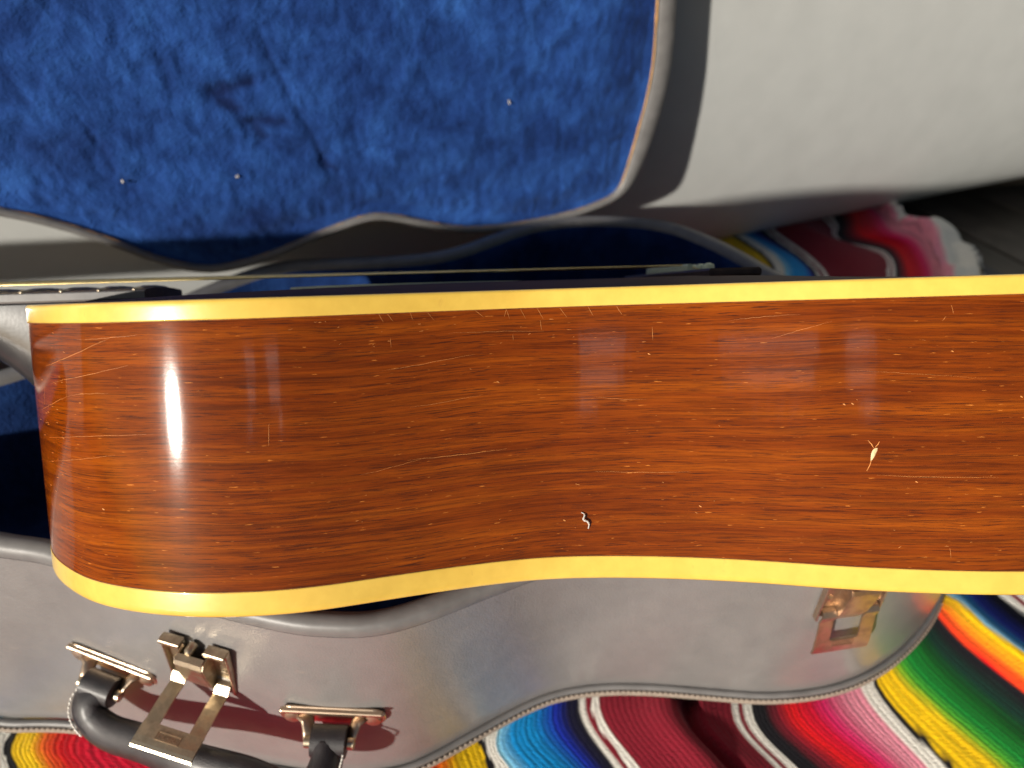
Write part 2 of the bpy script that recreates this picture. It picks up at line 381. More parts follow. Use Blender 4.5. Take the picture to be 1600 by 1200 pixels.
def key_at(k, t):
    P = KP[k]; T = T7 if len(P) == 7 else T9
    i = 0
    while i < len(T) - 2 and t > T[i + 1]: i += 1
    q = (t - T[i]) / (T[i + 1] - T[i])
    def tang(j):
        if j == 0: return (Vector(P[1]) - Vector(P[0])) / (T[1] - T[0])
        if j == len(P) - 1: return (Vector(P[-1]) - Vector(P[-2])) / (T[-1] - T[-2])
        a = (Vector(P[j]) - Vector(P[j - 1])) / (T[j] - T[j - 1]); b = (Vector(P[j + 1]) - Vector(P[j])) / (T[j + 1] - T[j])
        return (a + b) / 2 if a.length < 3 * b.length and b.length < 3 * a.length else (a if a.length < b.length else b)
    h = T[i + 1] - T[i]; p0, p1 = Vector(P[i]), Vector(P[i + 1]); m0, m1 = tang(i) * h, tang(i + 1) * h
    return p0 * (2*q**3 - 3*q*q + 1) + m0 * (q**3 - 2*q*q + q) + p1 * (-2*q**3 + 3*q*q) + m1 * (q**3 - q*q)
maroon = srgb(128, 18, 38); crim = srgb(214, 0, 48); red = srgb(232, 14, 22); orange = srgb(250, 96, 20); yel = srgb(252, 204, 6)
white = srgb(232, 228, 218); black = srgb(14, 12, 20); navy = srgb(14, 14, 60); blue = srgb(16, 50, 190); cyan = srgb(0, 150, 226); lblue = srgb(150, 215, 240)
pink = srgb(232, 40, 112); lpink = srgb(240, 150, 170); green = srgb(20, 168, 60); lgreen = srgb(90, 180, 40); dgreen = srgb(8, 70, 55)
ST = [(-330, maroon), (-64, maroon), (-64, white), (-59, white), (-59, black), (-50, navy), (-38, blue), (-24, cyan), (-14, lblue), (-14, white), (-5, white), (-5, black), (0, black),
      (0, yel), (11, yel), (20, orange), (29, red), (42, crim), (122, crim), (134, red), (148, orange), (156, yel), (169, yel), (169, black), (173, black), (173, white), (182, white),
      (182, lblue), (190, cyan), (202, cyan), (214, blue), (222, navy), (229, black), (229, white), (232.6, white), (232.6, maroon), (235.6, maroon), (235.6, white), (240, white), (240, maroon),
      (310, maroon), (310, white), (314.2, white), (314.2, maroon), (317, maroon), (317, white), (321.6, white), (321.6, black), (331, black), (340, maroon), (350, red), (362, crim), (372, pink), (386, lpink), (395, lpink),
      (395, white), (402, white), (402, black), (404.5, black), (404.5, yel), (414, yel), (421, lgreen), (428, green), (440, green), (456, dgreen), (466, black), (470, black),
      (470, red), (475, orange), (481, yel), (484, yel), (484, lblue), (490, cyan), (502, blue), (514, navy), (519, black), (519, white), (523, white), (523, maroon), (526, maroon), (526, white), (530, white), (530, maroon), (600, maroon)]
def stripe(s):
    for i in range(len(ST) - 1):
        if ST[i][0] <= s < ST[i + 1][0]:
            a, b = ST[i], ST[i + 1]
            if a[1] == b[1]:
                c = a[1]
            else:
                st = 2.6; s2 = math.floor(s / st) * st + st / 2
                q = min(max((s2 - a[0]) / (b[0] - a[0]), 0), 1); c = tuple(a[1][k] * (1 - q) + b[1][k] * q for k in range(4))
            if c not in (white, black, maroon):        # thin darker picks between the shades
                ph = (s / 5.2) % 1
                if ph < 0.20: c = tuple(x * 0.66 for x in c[:3]) + (1,)
            return c
    return maroon
def build_blanket():
    ks = sorted(KS, key=lambda k: KS[k]); srow = []
    s = -330.0
    while s < 600: srow.append(s); s += 1.3 if -70 < s < 540 else 6
    NT_ = 230; verts = []; uvs = []; cols = []
    for ti in range(NT_ + 1):
        t = ti / NT_; t = t * 0.9 + 0.1
        kp = {k: key_at(k, t) for k in ks}; dist = 0
        for s in srow:
            i = 0
            while i < len(ks) - 2 and s > KS[ks[i + 1]]: i += 1
            a, b = ks[i], ks[i + 1]; q = (s - KS[a]) / (KS[b] - KS[a])
            p = kp[a].lerp(kp[b], q)
            near = max(0, min(1, (0.60 - t) / 0.06)); far = max(0, min(1, (t - 0.66) / 0.1))
            z = -0.0065 + 0.0015 * math.sin(s / 12.5 + 1.5 * math.sin(t * 9)) * near + 0.002 * math.sin(s / 23 + 5 * t) * near
            z -= 0.010 * near * math.exp(-((s - 288 + (t - .5) * 40) / 4.0) ** 2)                       # deep crease
            z += 0.0028 * near * math.exp(-((s - 274 + (t - .5) * 40) / 9.0) ** 2)
            z += 0.020 * max(0, min(1, (0.57 - t) / 0.06)) * math.exp(-((s - 484) / 14.0) ** 2)           # ridge beside the green band
            z += 0.003 * near * math.exp(-((s - 425) / 30.0) ** 2)
            z += far * (0.006 * math.sin(s / 17 + 12 * t) + 0.006)
            if s > 385: z += far * (0.022 * math.exp(-((s - 396) / 7) ** 2) * (0.6 + 0.4 * math.sin(t * 60)))
            if 388 < s < 408: z += far * .010 * noise.noise(Vector((s / 4, t * 60, 4)))
            if s > 404: z -= far * 0.009
            z += 0.0016 * noise.noise(Vector((s / 30, t * 25, 0)))
            if t > 0.535 and t < 0.70: z = min(z, -0.004)
            verts.append((p.x, p.y, z)); uvs.append((s / 1000, p.y)); cols.append(stripe(s + 0.7 * noise.noise(Vector((s / 3, p.y * 160, 1))) + 0.35 * noise.noise(Vector((s / 14, p.y * 45, 6)))))
    w = len(srow); faces = []
    for i in range(NT_):
        for j in range(w - 1): faces.append((i * w + j, i * w + j + 1, (i + 1) * w + j + 1, (i + 1) * w + j))
    o = mk('striped_blanket', verts, faces, M['blanket'], uvs=uvs)
    ca = o.data.color_attributes.new('Col', 'FLOAT_COLOR', 'POINT')
    flat = [x for c in cols for x in (*c[:3], 1.0)]
    ca.data.foreach_set('color', flat)
    if o.data.polygons[0].normal.z < 0: o.data.flip_normals()
    md = o.modifiers.new('thick', 'SOLIDIFY'); md.thickness = 0.002; md.offset = -1
    tag(o, 'bright striped woven serape blanket in red, blue, green and yellow under the guitar case', 'blanket')
build_blanket()

# ================================================================== GUITAR CASE
HS = 0.127
far_side = [(.285, .425), (.250, .475), (.208, .509), (.180, .555), (.136, .601), (.083, .613), (.039, .609), (0, .592), (-.051, .551), (-.101, .541), (-.141, .538), (-.175, .534), (-.214, .511),
            (-.274, .442), (-.312, .400), (-.36, .375), (-.45, .362), (-.62, .360), (-.76, .352), (-.80, .31), (-.76, .272)]
rim_near = [(-.62, .262), (-.45, .262), (-.36, .262), (-.29, .255), (-.25, .247), (-.223, .242), (-.165, .221), (-.105, .2045), (-.082, .2015), (-.063, .2015), (-.043, .207), (-.015, .220), (.010, .2315), (.030, .2385), (.057, .2425),
            (.09, .2425), (.125, .2395), (.145, .239), (.165, .2405), (.188, .245), (.212, .254), (.238, .270), (.264, .295), (.281, .325), (.290, .370)]
bot_near = [(-.62, .250), (-.45, .248), (-.36, .238), (-.29, .224), (-.268, .2235), (-.235, .2215), (-.175, .207), (-.115, .196), (-.087, .1945), (-.063, .197), (-.046, .203), (-.018, .2195), (.006, .233), (.027, .2415), (.055, .2455),
            (.085, .245), (.118, .242), (.142, .240), (.165, .241), (.188, .245), (.212, .254), (.238, .270), (.266, .295), (.285, .325), (.293, .370)]
NS = 7
rimL = smooth_loop(crom(rim_near + far_side, NS, True), 6)
botL = smooth_loop(crom(bot_near + far_side, NS, True), 6)
NL = len(rimL); rimN = normals2(rimL); botN = normals2(botL)

case = empty('guitar_case', (0, 0.4, 0)); coff = Vector((0, -0.4, 0))
tag(case, 'old grey vinyl guitar case lying open with blue plush lining, leather handle and metal latches', 'guitar case')
def c3(L, N, o, z): return [Vector((L[i].x - N[i].x * o, L[i].y - N[i].y * o, z)) + coff for i in range(NL)]
def blend(o, z):
    q = z / HS
    return [Vector(((botL[i].x - botN[i].x * o) * (1 - q) + (rimL[i].x - rimN[i].x * o) * q, (botL[i].y - botN[i].y * o) * (1 - q) + (rimL[i].y - rimN[i].y * o) * q, z)) + coff for i in range(NL)]
# wall
rings = [blend(0.003, 0.001), blend(0.0005, 0.004)] + [blend(-0.0012 * math.sin(math.pi * q), q * (HS - .008)) for q in (.08, .2, .35, .5, .65, .8, .92, 1)]
v, f = loft(rings); f.append(tuple(range(NL)))
mk('shell_wall', v, f, M['vinyl'], case)
# padded edge round the opening
rings = [blend(-0.0002, HS - .0075), blend(-0.0007, HS - .0055), blend(-0.0004, HS - .0020), blend(0.0014, HS - .0004), blend(0.0042, HS), blend(0.0078, HS - .0006), blend(0.0102, HS - .003), blend(0.0106, HS - .008)]
v, f = loft(rings); mk('padded_rim', v, f, M['pad'], case)
# plush lining
def plushz(p): return 0.0011 * noise.noise(p * 60) + 0.0006 * noise.noise(p * 170)
rings = [blend(0.0098, HS - .0055), blend(0.0125, HS - .008), blend(0.0135, HS - .02), blend(0.014, .08), blend(0.0145, .05), blend(0.016, .028), blend(0.022, .016), blend(0.030, .013)]
ctr = Vector((-0.05, 0.0, .012)) 
last = rings[-1]
spine = [Vector((max(-.74, min(.16, p.x)), (0.375 + 0.10 * (p.x + .1) if p.x > -.3 else .318) - 0.4, .012)) for p in last]
for q in (.25, .5, .75, .97): rings.append([p.lerp(sp, q) for p, sp in zip(last, spine)])
rings = [[p + Vector((0, 0, plushz(p) if k > 6 else 0)) + Vector((plushz(p), plushz(p), 0)) * (0.5 if 0 < k < 7 else 0) for p in r] for k, r in enumerate(rings)]
v, f = loft(rings); mk('plush_lining', v, f, M['plush'], case)
# welt and its stitches along the foot of the wall
v, f = tube([Vector((botL[i].x + botN[i].x * .0012, botL[i].y + botN[i].y * .0012, .0052)) + coff for i in range(0, NL)], 0.0021, 8, True)
mk('upper_welt', v, f, M['pad'], case)
v, f = tube([Vector((botL[i].x + botN[i].x * .0026, botL[i].y + botN[i].y * .0026, .0018)) + coff for i in range(0, NL)], 0.0021, 8, True)
mk('lower_welt', v, f, M['thread'], case)
acc = 0; sme = None; cnt = 0
for i in range(2 * NS, 25 * NS):
    a, b = botL[i], botL[i + 1]; seg = (b - a).length; pos = 0
    while acc < seg:
        p = a.lerp(b, acc / seg); n2 = botN[i]; tdir = Vector((b.x - a.x, b.y - a.y, 0)).normalized()
        if -.345 < p.x < .275 and p.y < .32 and cnt < 290:
            if sme is None:
                sv, sf = tube([(-.00125, 0, 0), (-.0008, 0, .0003), (.0008, 0, .0003), (.00125, 0, 0)], [.0004, .0008, .0008, .0004], 6)
                o = mk('stitch', sv, sf, M['thread'], case); sme = o.data
            else:
                o = bpy.data.objects.new('stitch', sme); COL.objects.link(o); o.parent = case
            o.matrix_local = frame(Vector((p.x + n2.x * .0038, p.y + n2.y * .0038, .0036)) + coff, tdir, Vector((0, 0, 1)).cross(tdir), (0, 0, 1))
            cnt += 1
        acc += .0031
    acc -= seg

# ---- lid: the same outline mirrored about the hinge line, standing nearly upright
A_ = Vector((-.2137, .5107, HS)); l_ = Vector((.93612, .35169, 0)); n_ = Vector((-.35169, .93612, 0)); TAU = R_(1)
vdir = (n_ * math.sin(TAU) + Vector((0, 0, math.cos(TAU)))).normalized(); ndir = l_.cross(vdir).normalized()      # ndir faces the camera
if ndir.y > 0: ndir = -ndir
lid = empty('lid'); lid.parent = case; lid.matrix_local = Matrix.Translation(coff) @ frame(A_ + Vector((0, 0, .001)), l_, vdir, l_.cross(vdir))
lid['label'] = 'open lid lined with blue plush'
zs = 1 if (l_.cross(vdir)).dot(ndir) > 0 else -1
lid_pts = [(-.62, .115), (-.42, .105), (-.22, .092), (-.131, .068), (-.081, .041), (-.050, .018), (-.018, .003), (.010, .002), (.040, .007), (.070, .015), (.101, .022), (.122, .022), (.152, .011), (.183, .000), (.225, -.005), (.275, -.004),
           (.312, .002), (.335, .012), (.349, .036), (.361, .077), (.366, .117), (.364, .164), (.360, .235), (.350, .320), (.285, .385), (.18, .415), (.02, .425), (-.16, .42), (-.34, .40), (-.52, .36), (-.64, .30), (-.68, .22), (-.67, .15)]
lidL = smooth_loop(crom(lid_pts, 8, True), 6); NLL = len(lidL)
lidN = normals2(lidL)
def rw(p):
    a = max(0, min(1, (p.x - .318) / .045)); b = max(0, min(1, (p.y - .02) / .06)) if p.x > .2 else max(0, min(1, (p.y - .2) / .1))
    return .0058 + .0114 * max(a * a * (3 - 2 * a), b if p.y > .25 else 0)
RW = [rw(p) for p in lidL]
def lr(o, z):
    k = lambda i: o if o < .005 or z < -.01 else o * RW[i] / .0172
    return [Vector((lidL[i].x - lidN[i].x * k(i), lidL[i].y - lidN[i].y * k(i), zs * z)) for i in range(NLL)]
rings = [lr(.000, -.001), lr(-.0008, -.005), lr(0, -.0115), lr(.002, -.0135), lr(.012, -.0145)]
v, f = loft(rings); f.append(tuple(range(len(v) - NLL, len(v)))); mk('lid_shell', v, f, M['vinyl'], lid)
rings = [lr(-.0002, -.003), lr(-.0002, -.0008), lr(.0010, .0008), lr(.008, .0012), lr(.0145, .0004), lr(.0165, -.0015), lr(.0168, -.006)]
v, f = loft(rings); mk('lid_rim', v, f, M['pad'], lid)
# raw ochre edge of the lining board, a little ragged
rings = []
for i in range(NLL):
    o_ = RW[i] + .0006 * noise.noise(Vector((i * .23, 0, 3))); p = lidL[i] - lidN[i] * o_; c = Vector((p.x, p.y, zs * -.0006)); r = (.10 + .90 * max(0, min(1, (RW[i] - .0075) / .006))) * .0008 + .0005 * noise.noise(Vector((i * .4, 7, 0)))
    rings.append([c + Vector((lidN[i].x * math.cos(q) * r, lidN[i].y * math.cos(q) * r, math.sin(q) * r)) for q in [k * math.pi / 3 for k in range(6)]])
v, f = loft(rings, True, True); mk('lining_edge', v, f, M['glue'], lid)
# plush panel: a fine sheet trimmed to the outline
def inside(p, L):
    c = False; j = len(L) - 1
    for i in range(len(L)):
        if (L[i].y > p.y) != (L[j].y > p.y) and p.x < (L[j].x - L[i].x) * (p.y - L[i].y) / (L[j].y - L[i].y) + L[i].x: c = not c
        j = i
    return c
inner = [lidL[i] - lidN[i] * RW[i] for i in range(NLL)]
creases = [((.0537, .165), (.061, .139), .0010, .0046), ((.061, .139), (.079, .091), .0012, .0036), ((.079, .091), (.085, .067), .0016, .0045), ((-.066, .125), (-.0595, .108), .0014, .003), ((-.0595, .108), (-.0545, .085), .0012, .0026)]
dents = [((.016, .131), (.043, .135), .0012, .0055), ((.020, .128), (.031, .119), .0010, .0050), ((.036, .110), (.058, .107), .0010, .0055), ((.040, .106), (.044, .098), .0010, .006), ((.084, .075), (.090, .066), .0010, .006)]
def segd(p, a, b):
    a, b = Vector(a), Vector(b); ab = b - a; t = max(0, min(1, (p - a).dot(ab) / ab.length_squared)); return (p - a - ab * t).length
def lidz(p, edge):
    z = -.004 - .002 * (1 - min(1, edge / .02)) + .0035 * min(1, edge / .05)
    q = Vector((p.x, p.y, 0))
    z += .0011 * noise.noise(q * 70) + .0009 * noise.noise(Vector((p.x * 190, p.y * 110, 2))) + .0016 * noise.noise(q * 22)
    if edge < .06: z += .0010 * (1 - edge / .06) * noise.noise(Vector((p.x * 260, p.y * 70, 9)))
    for a, b, dp, w in creases: z -= dp * 1.1 * math.exp(-(segd(p, a, b) / (w * .45)) ** 2)
    for a, b, dp, w in dents: z -= dp * 1.8 * math.exp(-(segd(p, a, b) / w) ** 2)
    return z
def lid_plush():
    st = .0024; x0 = -.36; nx = int((.42 - x0) / st); ny = int(.37 / st); idx = {}; V = []; F = []
    pts = {}
    for iy in range(ny):
        for ix in range(nx):
            p = Vector((x0 + ix * st, -.005 + iy * st)); pts[ix, iy] = inside(p, inner)
    # border samples for the distance to the edge
    def dist(p): return min((p - q).length for q in inner[::3])
    for (ix, iy), ok in pts.items():
        if ok:
            p = Vector((x0 + ix * st, -.005 + iy * st)); e = dist(p); idx[ix, iy] = len(V); V.append(Vector((p.x, p.y, zs * lidz(p, e))))
    for (ix, iy) in list(idx):
        q = [(ix, iy), (ix + 1, iy), (ix + 1, iy + 1), (ix, iy + 1)]
        if all(k in idx for k in q): F.append(tuple(idx[k] for k in q))
    # skirt from the sheet's stepped border out under the rim
    ring0 = [Vector((p.x - lidN[i].x * .012, p.y - lidN[i].y * .012, zs * -.0052)) for i, p in enumerate(inner)]
    ring1 = [Vector((p.x + lidN[i].x * .001, p.y + lidN[i].y * .001, zs * -.0035)) for i, p in enumerate(inner)]
    o = len(V); sv, sf = loft([ring0, ring1]); V += sv; F += [tuple(k + o for k in q) for q in sf]
    ob = mk('lid_lining', V, F, M['napped'], lid)
    na_ = ob.data.attributes.new('nap', 'FLOAT', 'POINT')
    for i, p in enumerate(V):
        q = Vector((p.x, p.y)); q2 = q + Vector((noise.noise(Vector((p.x * 120, p.y * 120, 0))), noise.noise(Vector((p.x * 120, p.y * 120, 5))))) * .004; a = 0
        for u1, u2, dp, w in dents: a = max(a, .85 * math.exp(-(segd(q2, u1, u2) / (w * .8)) ** 2))
        for u1, u2, dp, w in creases: a = max(a, .45 * math.exp(-(segd(q2, u1, u2) / (w * .45)) ** 2))
        for (cx, cy, rx, ry, st) in ((-.085, .105, .03, .012, .55), (-.06, .20, .12, .012, .3), (.19, .06, .10, .02, .35), (.33, .10, .03, .08, .3), (.09, .055, .02, .012, .5), (.02, .035, .12, .012, .45)):
            a = max(a, st * math.exp(-((q2.x - cx) / rx) ** 2 - ((q2.y - cy) / ry) ** 2) * (.7 + .6 * noise.noise(Vector((p.x * 60, p.y * 60, 3)))))
        na_.data[i].value = max(0, min(1, a))
    md = ob.modifiers.new('s', 'SUBSURF'); md.levels = 1; md.render_levels = 1
lid_plush()
# backing behind the plush over the whole lid
v, f = slab([lidL[i] - lidN[i] * .004 for i in range(NLL)], min(zs * -.0135, zs * -.0095), max(zs * -.0135, zs * -.0095)); mk('lid_board', v, f, M['plush'], lid, smooth=False)

# ---- latches
def wall_frame(px, z):
    """frame on the near wall: x along the wall (to the right), y up, z outward"""
    best = min(range(2 * NS, 25 * NS), key=lambda i: abs((botL[i].lerp(rimL[i], z / HS)).x - px))
    q = z / HS; p = botL[best].lerp(rimL[best], q); n2 = botN[best].lerp(rimN[best], q).normalized(); t = Vector((-n2.y, n2.x)); t = t if t.x > 0 else -t
    x = Vector((t.x, t.y, 0)); zz = Vector((n2.x, n2.y, 0)); y = zz.cross(x)
    return frame(Vector((p.x, p.y, z)) + coff, x, y, zz)
def box(x0, x1, y0, y1, z0, z1, bev=.0004):
    return slab([(x0, y0), (x1, y0), (x1, y1), (x0, y1)], z0, z1, bev)
def strip_path(path, w0, w1, th):
    """bent sheet: path in (y,z) extruded along x from w0 to w1, thickness th"""
    P = [Vector(p) for p in path]; n = len(P); top = []; bot = []
    for i in range(n):
        t = (P[min(i + 1, n - 1)] - P[max(i - 1, 0)]).normalized(); m = Vector((-t.y, t.x)) * th / 2; top.append(P[i] + m); bot.append(P[i] - m)
    ring = top + bot[::-1]
    v = [Vector((w0, p.x, p.y)) for p in ring] + [Vector((w1, p.x, p.y)) for p in ring]; m = len(ring)
    f = [(k, (k + 1) % m, m + (k + 1) % m, m + k) for k in range(m)]
    for k in range(n - 1):
        f.append((k, k + 1, m - 2 - k, m - 1 - k)); f.append((m + k, m + k + 1, 2 * m - 2 - k, 2 * m - 1 - k))
    return v, f
def make_latch(px, z, reach, droop, mat, label, yaw=0, size=.86):
    L = empty('latch'); L.parent = case; L.matrix_local = wall_frame(px, z) @ Matrix.Rotation(R_(yaw), 4, 'Z') @ Matrix.Scale(size, 4); L['label'] = label
    # two plate cheeks with flanged tops either side of the catch
    for sx in (-1, 1):
        b = Buf(); x0, x1 = sorted((sx * .0075, sx * .0195))
        b.add(box(x0, x1, -.020, .019, .0004, .0022)); b.add(box(x0, x1, .0165, .0195, .0015, .0068))
        b.add(box(sx * .0195 - .0007, sx * .0195 + .0007, -.020, .0188, .0008, .0052))
        p = mk('plate', b.v, b.f, mat, L, smooth=False)
        rv, rf = tube([(sx * .0150, -.002, .0020), (sx * .0150, -.002, .0030), (sx * .0150, -.002, .0035)], [.0024, .0022, .0010], 12)
        mk('rivet', rv, rf, mat, p, angle=40)
    # catch: humped cover in the middle
    path = [(-.021, .004), (-.012, .0078), (.000, .0100), (.010, .0112), (.0125, .0104), (.0135, .0070)]
    mk('catch', *strip_path(path, -.0078, .0078, .0014), mat, L, smooth=False)
    b = Buf(); b.add(strip_path(path, -.0085, -.0072, .001)); 
    for sx in (-1, 1):
        ring = [(-.021, .001), (-.021, .0045), (-.012, .0083), (0, .0104), (.010, .0116), (.013, .0100), (.0135, .001)]
        v = [Vector((sx * .0076, y, zz)) for y, zz in ring] + [Vector((sx * .0088, y, zz)) for y, zz in ring]; m = 7
        b.add((v, [tuple(range(7)), tuple(range(7, 14))] + [(k, (k + 1) % 7, 7 + (k + 1) % 7, 7 + k) for k in range(7)]))
    mk('catch_cheek', b.v, b.f, mat, L, smooth=False)
    kv, kf = tube([(-.002, .0158, .001), (-.002, .0158, .0062), (-.002, .0158, .0078)], [.0026, .0026, .0013], 12); mk('rivet', kv, kf, mat, L, angle=40)
    # spring strap: two arms and a cross bar, thrown open and sticking out
    H = Vector((-.0165, .0050)); dr = R_(droop)
    d = Vector((-math.sin(dr), math.cos(dr))); d2 = Vector((-math.sin(dr + .3), math.cos(dr + .3)))
    b = Buf()
    arm = [H + Vector((.0048, -.0026)), H + Vector((.0042, .0004)), H + Vector((.0018, .0022)), H + d * .004, H + d * reach * .35 + Vector((.0006, 0)), H + d * reach * .72]
    end = arm + [H + d * reach * .80]
    for sx in (-1, 1):
        x0, x1 = sorted((sx * .0092, sx * .0178)); b.add(strip_path(end, x0, x1, .0012))
        b.add(tube([(x0, H.x + .003, H.y - .0006), (x1, H.x + .003, H.y - .0006)], .0021, 12))
    S = H + d * reach; 
    bar = [H + d * reach * .74, S - d * .002, S + d2 * .0012, S + d2 * .0030, S + d2 * .0038 + Vector((-.0006, 0))]
    b.add(strip_path(bar, -.0181, .0181, .00135))
    st = mk('latch_strap', b.v, b.f, mat, L, smooth=False)
    # stamped maker's panel on the cross bar
    c = S - d * .0042; yy = Vector((0, d.x, d.y)); zz = Vector((1, 0, 0)).cross(yy)
    if zz.z < 0 and zz.y < 0: zz = -zz
    b = Buf(); fm = frame(Vector((0, c.x, c.y)) + zz * .0008, (1, 0, 0), yy, zz)
    for y_ in (-.0022, .0022): b.add(box(-.0068, .0068, y_ - .00016, y_ + .00016, -.0003, .0003, 0), fm)
    for x_ in (-.0068, .0068): b.add(box(x_ - .00016, x_ + .00016, -.0022, .0022, -.0003, .0003, 0), fm)
    for k in range(8):
        x_ = -.0054 + k * .00154; b.add(box(x_ - .00014, x_ + .00014, -.0012, .0012, -.0003, .0003, 0), fm)
        if k % 2: b.add(box(x_, x_ + .0009, -.00015, .00015, -.0003, .0003, 0), fm)
        else: b.add(box(x_, x_ + .0009, .0009, .0012, -.0003, .0003, 0), fm)
    mk('stamped_mark', b.v, b.f, M['metal2'], L, smooth=False)
    return L
make_latch(-.1495, .085, .038, 2, M['metal'], 'worn nickel latch beside the handle with its strap swung out', -5)
make_latch(.173, .100, .027, 80, M['metal2'], 'brassy latch under the right part of the guitar with its strap hanging', 0)

# ---- handle: two riveted loops, a padded leather grip and its stitching
hd = empty('handle'); hd.parent = case; hd['label'] = 'black leather handle between two riveted metal loops'
mounts = []
for px, z, roll in ((-.208, .062, -8), (-.0885, .061, -3)):
    fm = wall_frame(px, z) @ Matrix.Rotation(R_(roll), 4, 'Z'); mounts.append(fm)
    b = Buf(); b.add(slab(rrect(.052, .0125, .0060, 5), .0003, .0020, .0005)); b.add(slab(rrect(.050, .0022, .0010, 3), .0012, .0040, .0004), Matrix.Translation((0, .0048, 0)))
    o = mk('mounting_plate', b.v, b.f, M['metal2'], hd, smooth=False); o.matrix_local = fm
    for sx in (-1, 1):
        rv, rf = tube([(sx * .0195, -.0012, .001), (sx * .0195, -.0012, .0032), (sx * .0195, -.0012, .0040)], [.0042, .0040, .0018], 14)
        r = mk('rivet', rv, rf, M['metal2'], o, angle=35)
        # bent lug reaching out from the plate to the pin
        path = [Vector((sx * .0145, 0, .0015)), Vector((sx * .0118, -.001, .0042)), Vector((sx * .0105, -.003, .0085)), Vector((sx * .0102, -.005, .0120))]
        lv, lf = tube(path, [.0042, .0034, .0032, .0026], 8, flat=(.35, 1)); mk('lug', lv, lf, M['metal2'], o)
        kv, kf = tube([(sx * .0090, -.0052, .0125), (sx * .0118, -.0052, .0125), (sx * .0124, -.0052, .0125)], [.0030, .0030, .0014], 12); mk('pin_head', kv, kf, M['metal'], o, angle=40)
pL, pR = mounts[0], mounts[1]
def at(fm, x, y, z): return (fm @ Vector((x, y, z)))
for fm in mounts:
    v, f = tube([at(fm, -.0085, -.0052, .0118), at(fm, -.0082, -.0052, .0118), at(fm, .0082, -.0052, .0118), at(fm, .0085, -.0052, .0118)], [.0062, .0076, .0076, .0062], 20)
    mk('leather_loop', v, f, M['leather'], hd, angle=50)
ctrl = [at(pL, 0, -.0052, .0120), at(pL, -.0025, -.0085, .0190), at(pL, .002, -.014, .0235), at(pL, .014, -.016, .026), at(pL, .034, -.010, .027),
        (at(pL, .060, -.003, .027) + at(pR, -.060, -.006, .027)) / 2, at(pR, -.036, -.010, .028), at(pR, -.013, -.013, .034), at(pR, -.003, -.011, .029), at(pR, .000, -.0085, .021), at(pR, 0, -.0052, .0120)]
path = crom(ctrl, 8); n = len(path)
rad = [.0082 + .0016 * min(1, min(i, n - 1 - i) / 22) for i in range(n)]
rad[0] = rad[-1] = .006
v, f = tube(path, rad, 20, flat=(1.0, .74)); mk('grip', v, f, M['leather'], hd)
for fm, sg, a0, a1 in ((pL, -1, 2, 20), (pR, 1, n - 20, n - 2)):
    tv = Buf()
    for i in range(a0, a1):
        t = (path[min(i + 1, n - 1)] - path[i - 1]).normalized(); side = t.cross(Vector((0, 0, 1))).normalized()
        if side.dot(fm.to_3x3() @ Vector((sg, 0, 0))) < 0: side = -side
        c = path[i] + side * rad[i] * 0.90 + Vector((0, 0, .0032)); tv.add(tube([c - t * .0011, c, c + t * .0011], [.0002, .00062, .0002], 6))
    o = mk('thread_row', tv.v, tv.f, M['wthread'], hd)

# ================================================================== GUITAR
gw = Vector((-0.03073565, 0.51784643, 0.85492128)); gx = Vector((0.99952084, 0.01905651, 0.02439122)); gu = Vector((-0.00366091, 0.85526132, -0.51818401))
GO = Vector((-3.07e-5, 5.178e-4, 0.4208549))
GM = frame(GO, gx, gu, gw)
def AX(x): return 0.410 + 0.105 * x               # centre line of the body in the (x,u) plane
near_c = [(-.2030, .345), (-.1975, .3185), (-.1885, .3016), (-.1756, .2860), (-.1561, .2690), (-.138, .2601), (-.1201, .2554), (-.104, .2538), (-.0867, .2549), (-.0699, .2587), (-.0488, .2668), (-.0263, .2754), (-.0024, .2829), (.015, .2860),
          (.0299, .2866), (.0472, .2859), (.0713, .2831), (.0943, .2786), (.1161, .2732), (.1379, .2692), (.1596, .2663), (.1819, .2650), (.205, .2660), (.228, .2710), (.248, .283), (.262, .302), (.271, .33), (.277, .37)]
na = Vector((1, .105)).normalized(); 
def mirror(p):
    q = Vector(p) - Vector((0, AX(0))); al = q.dot(na); pe = q - na * al; return Vector((0, AX(0))) + na * al - pe
far_c = [mirror(p) for p in near_c[::-1]]
GL = smooth_loop(crom(near_c + [tuple(p) for p in far_c], 8, True), 10); NG = len(GL); GN = normals2(GL)
def depth(x): return 0.108 + 0.020 * (x + .185)
root = empty('guitar'); root.matrix_world = GM @ Matrix.Translation((0, .40, -.05)); goff = Vector((0, -.40, .05))
tag(root, 'old acoustic guitar with glossy mahogany side and yellowed binding, tilted over the open case', 'guitar')
def gr(o, w=None, back=None):
    """ring of the body outline offset inward by o at height w below the top, or 'back' above the back"""
    out = []
    for i in range(NG):
        p = GL[i] - GN[i] * o; ww = w if w is not None else -depth(GL[i].x) + back
        out.append(Vector((p.x, p.y, ww)) + goff)
    return out
BT = .0068
arc = [0]
for i in range(NG): arc.append(arc[-1] + (GL[(i + 1) % NG] - GL[i]).length)
# sides
rows = 14; V = []; U = []
for r in range(rows + 1):
    q = r / rows
    for i in range(NG + 1):
        j = i % NG; top = -BT + .0004; bot = -depth(GL[j].x) + .0093 - .0004; w = top * (1 - q) + bot * q
        V.append(Vector((GL[j].x, GL[j].y, w)) + goff); U.append((arc[i], w + .2))
F = [(r * (NG + 1) + i, r * (NG + 1) + i + 1, (r + 1) * (NG + 1) + i + 1, (r + 1) * (NG + 1) + i) for r in range(rows) for i in range(NG)]
mk('side', V, F, M['wood'], root, uvs=U)
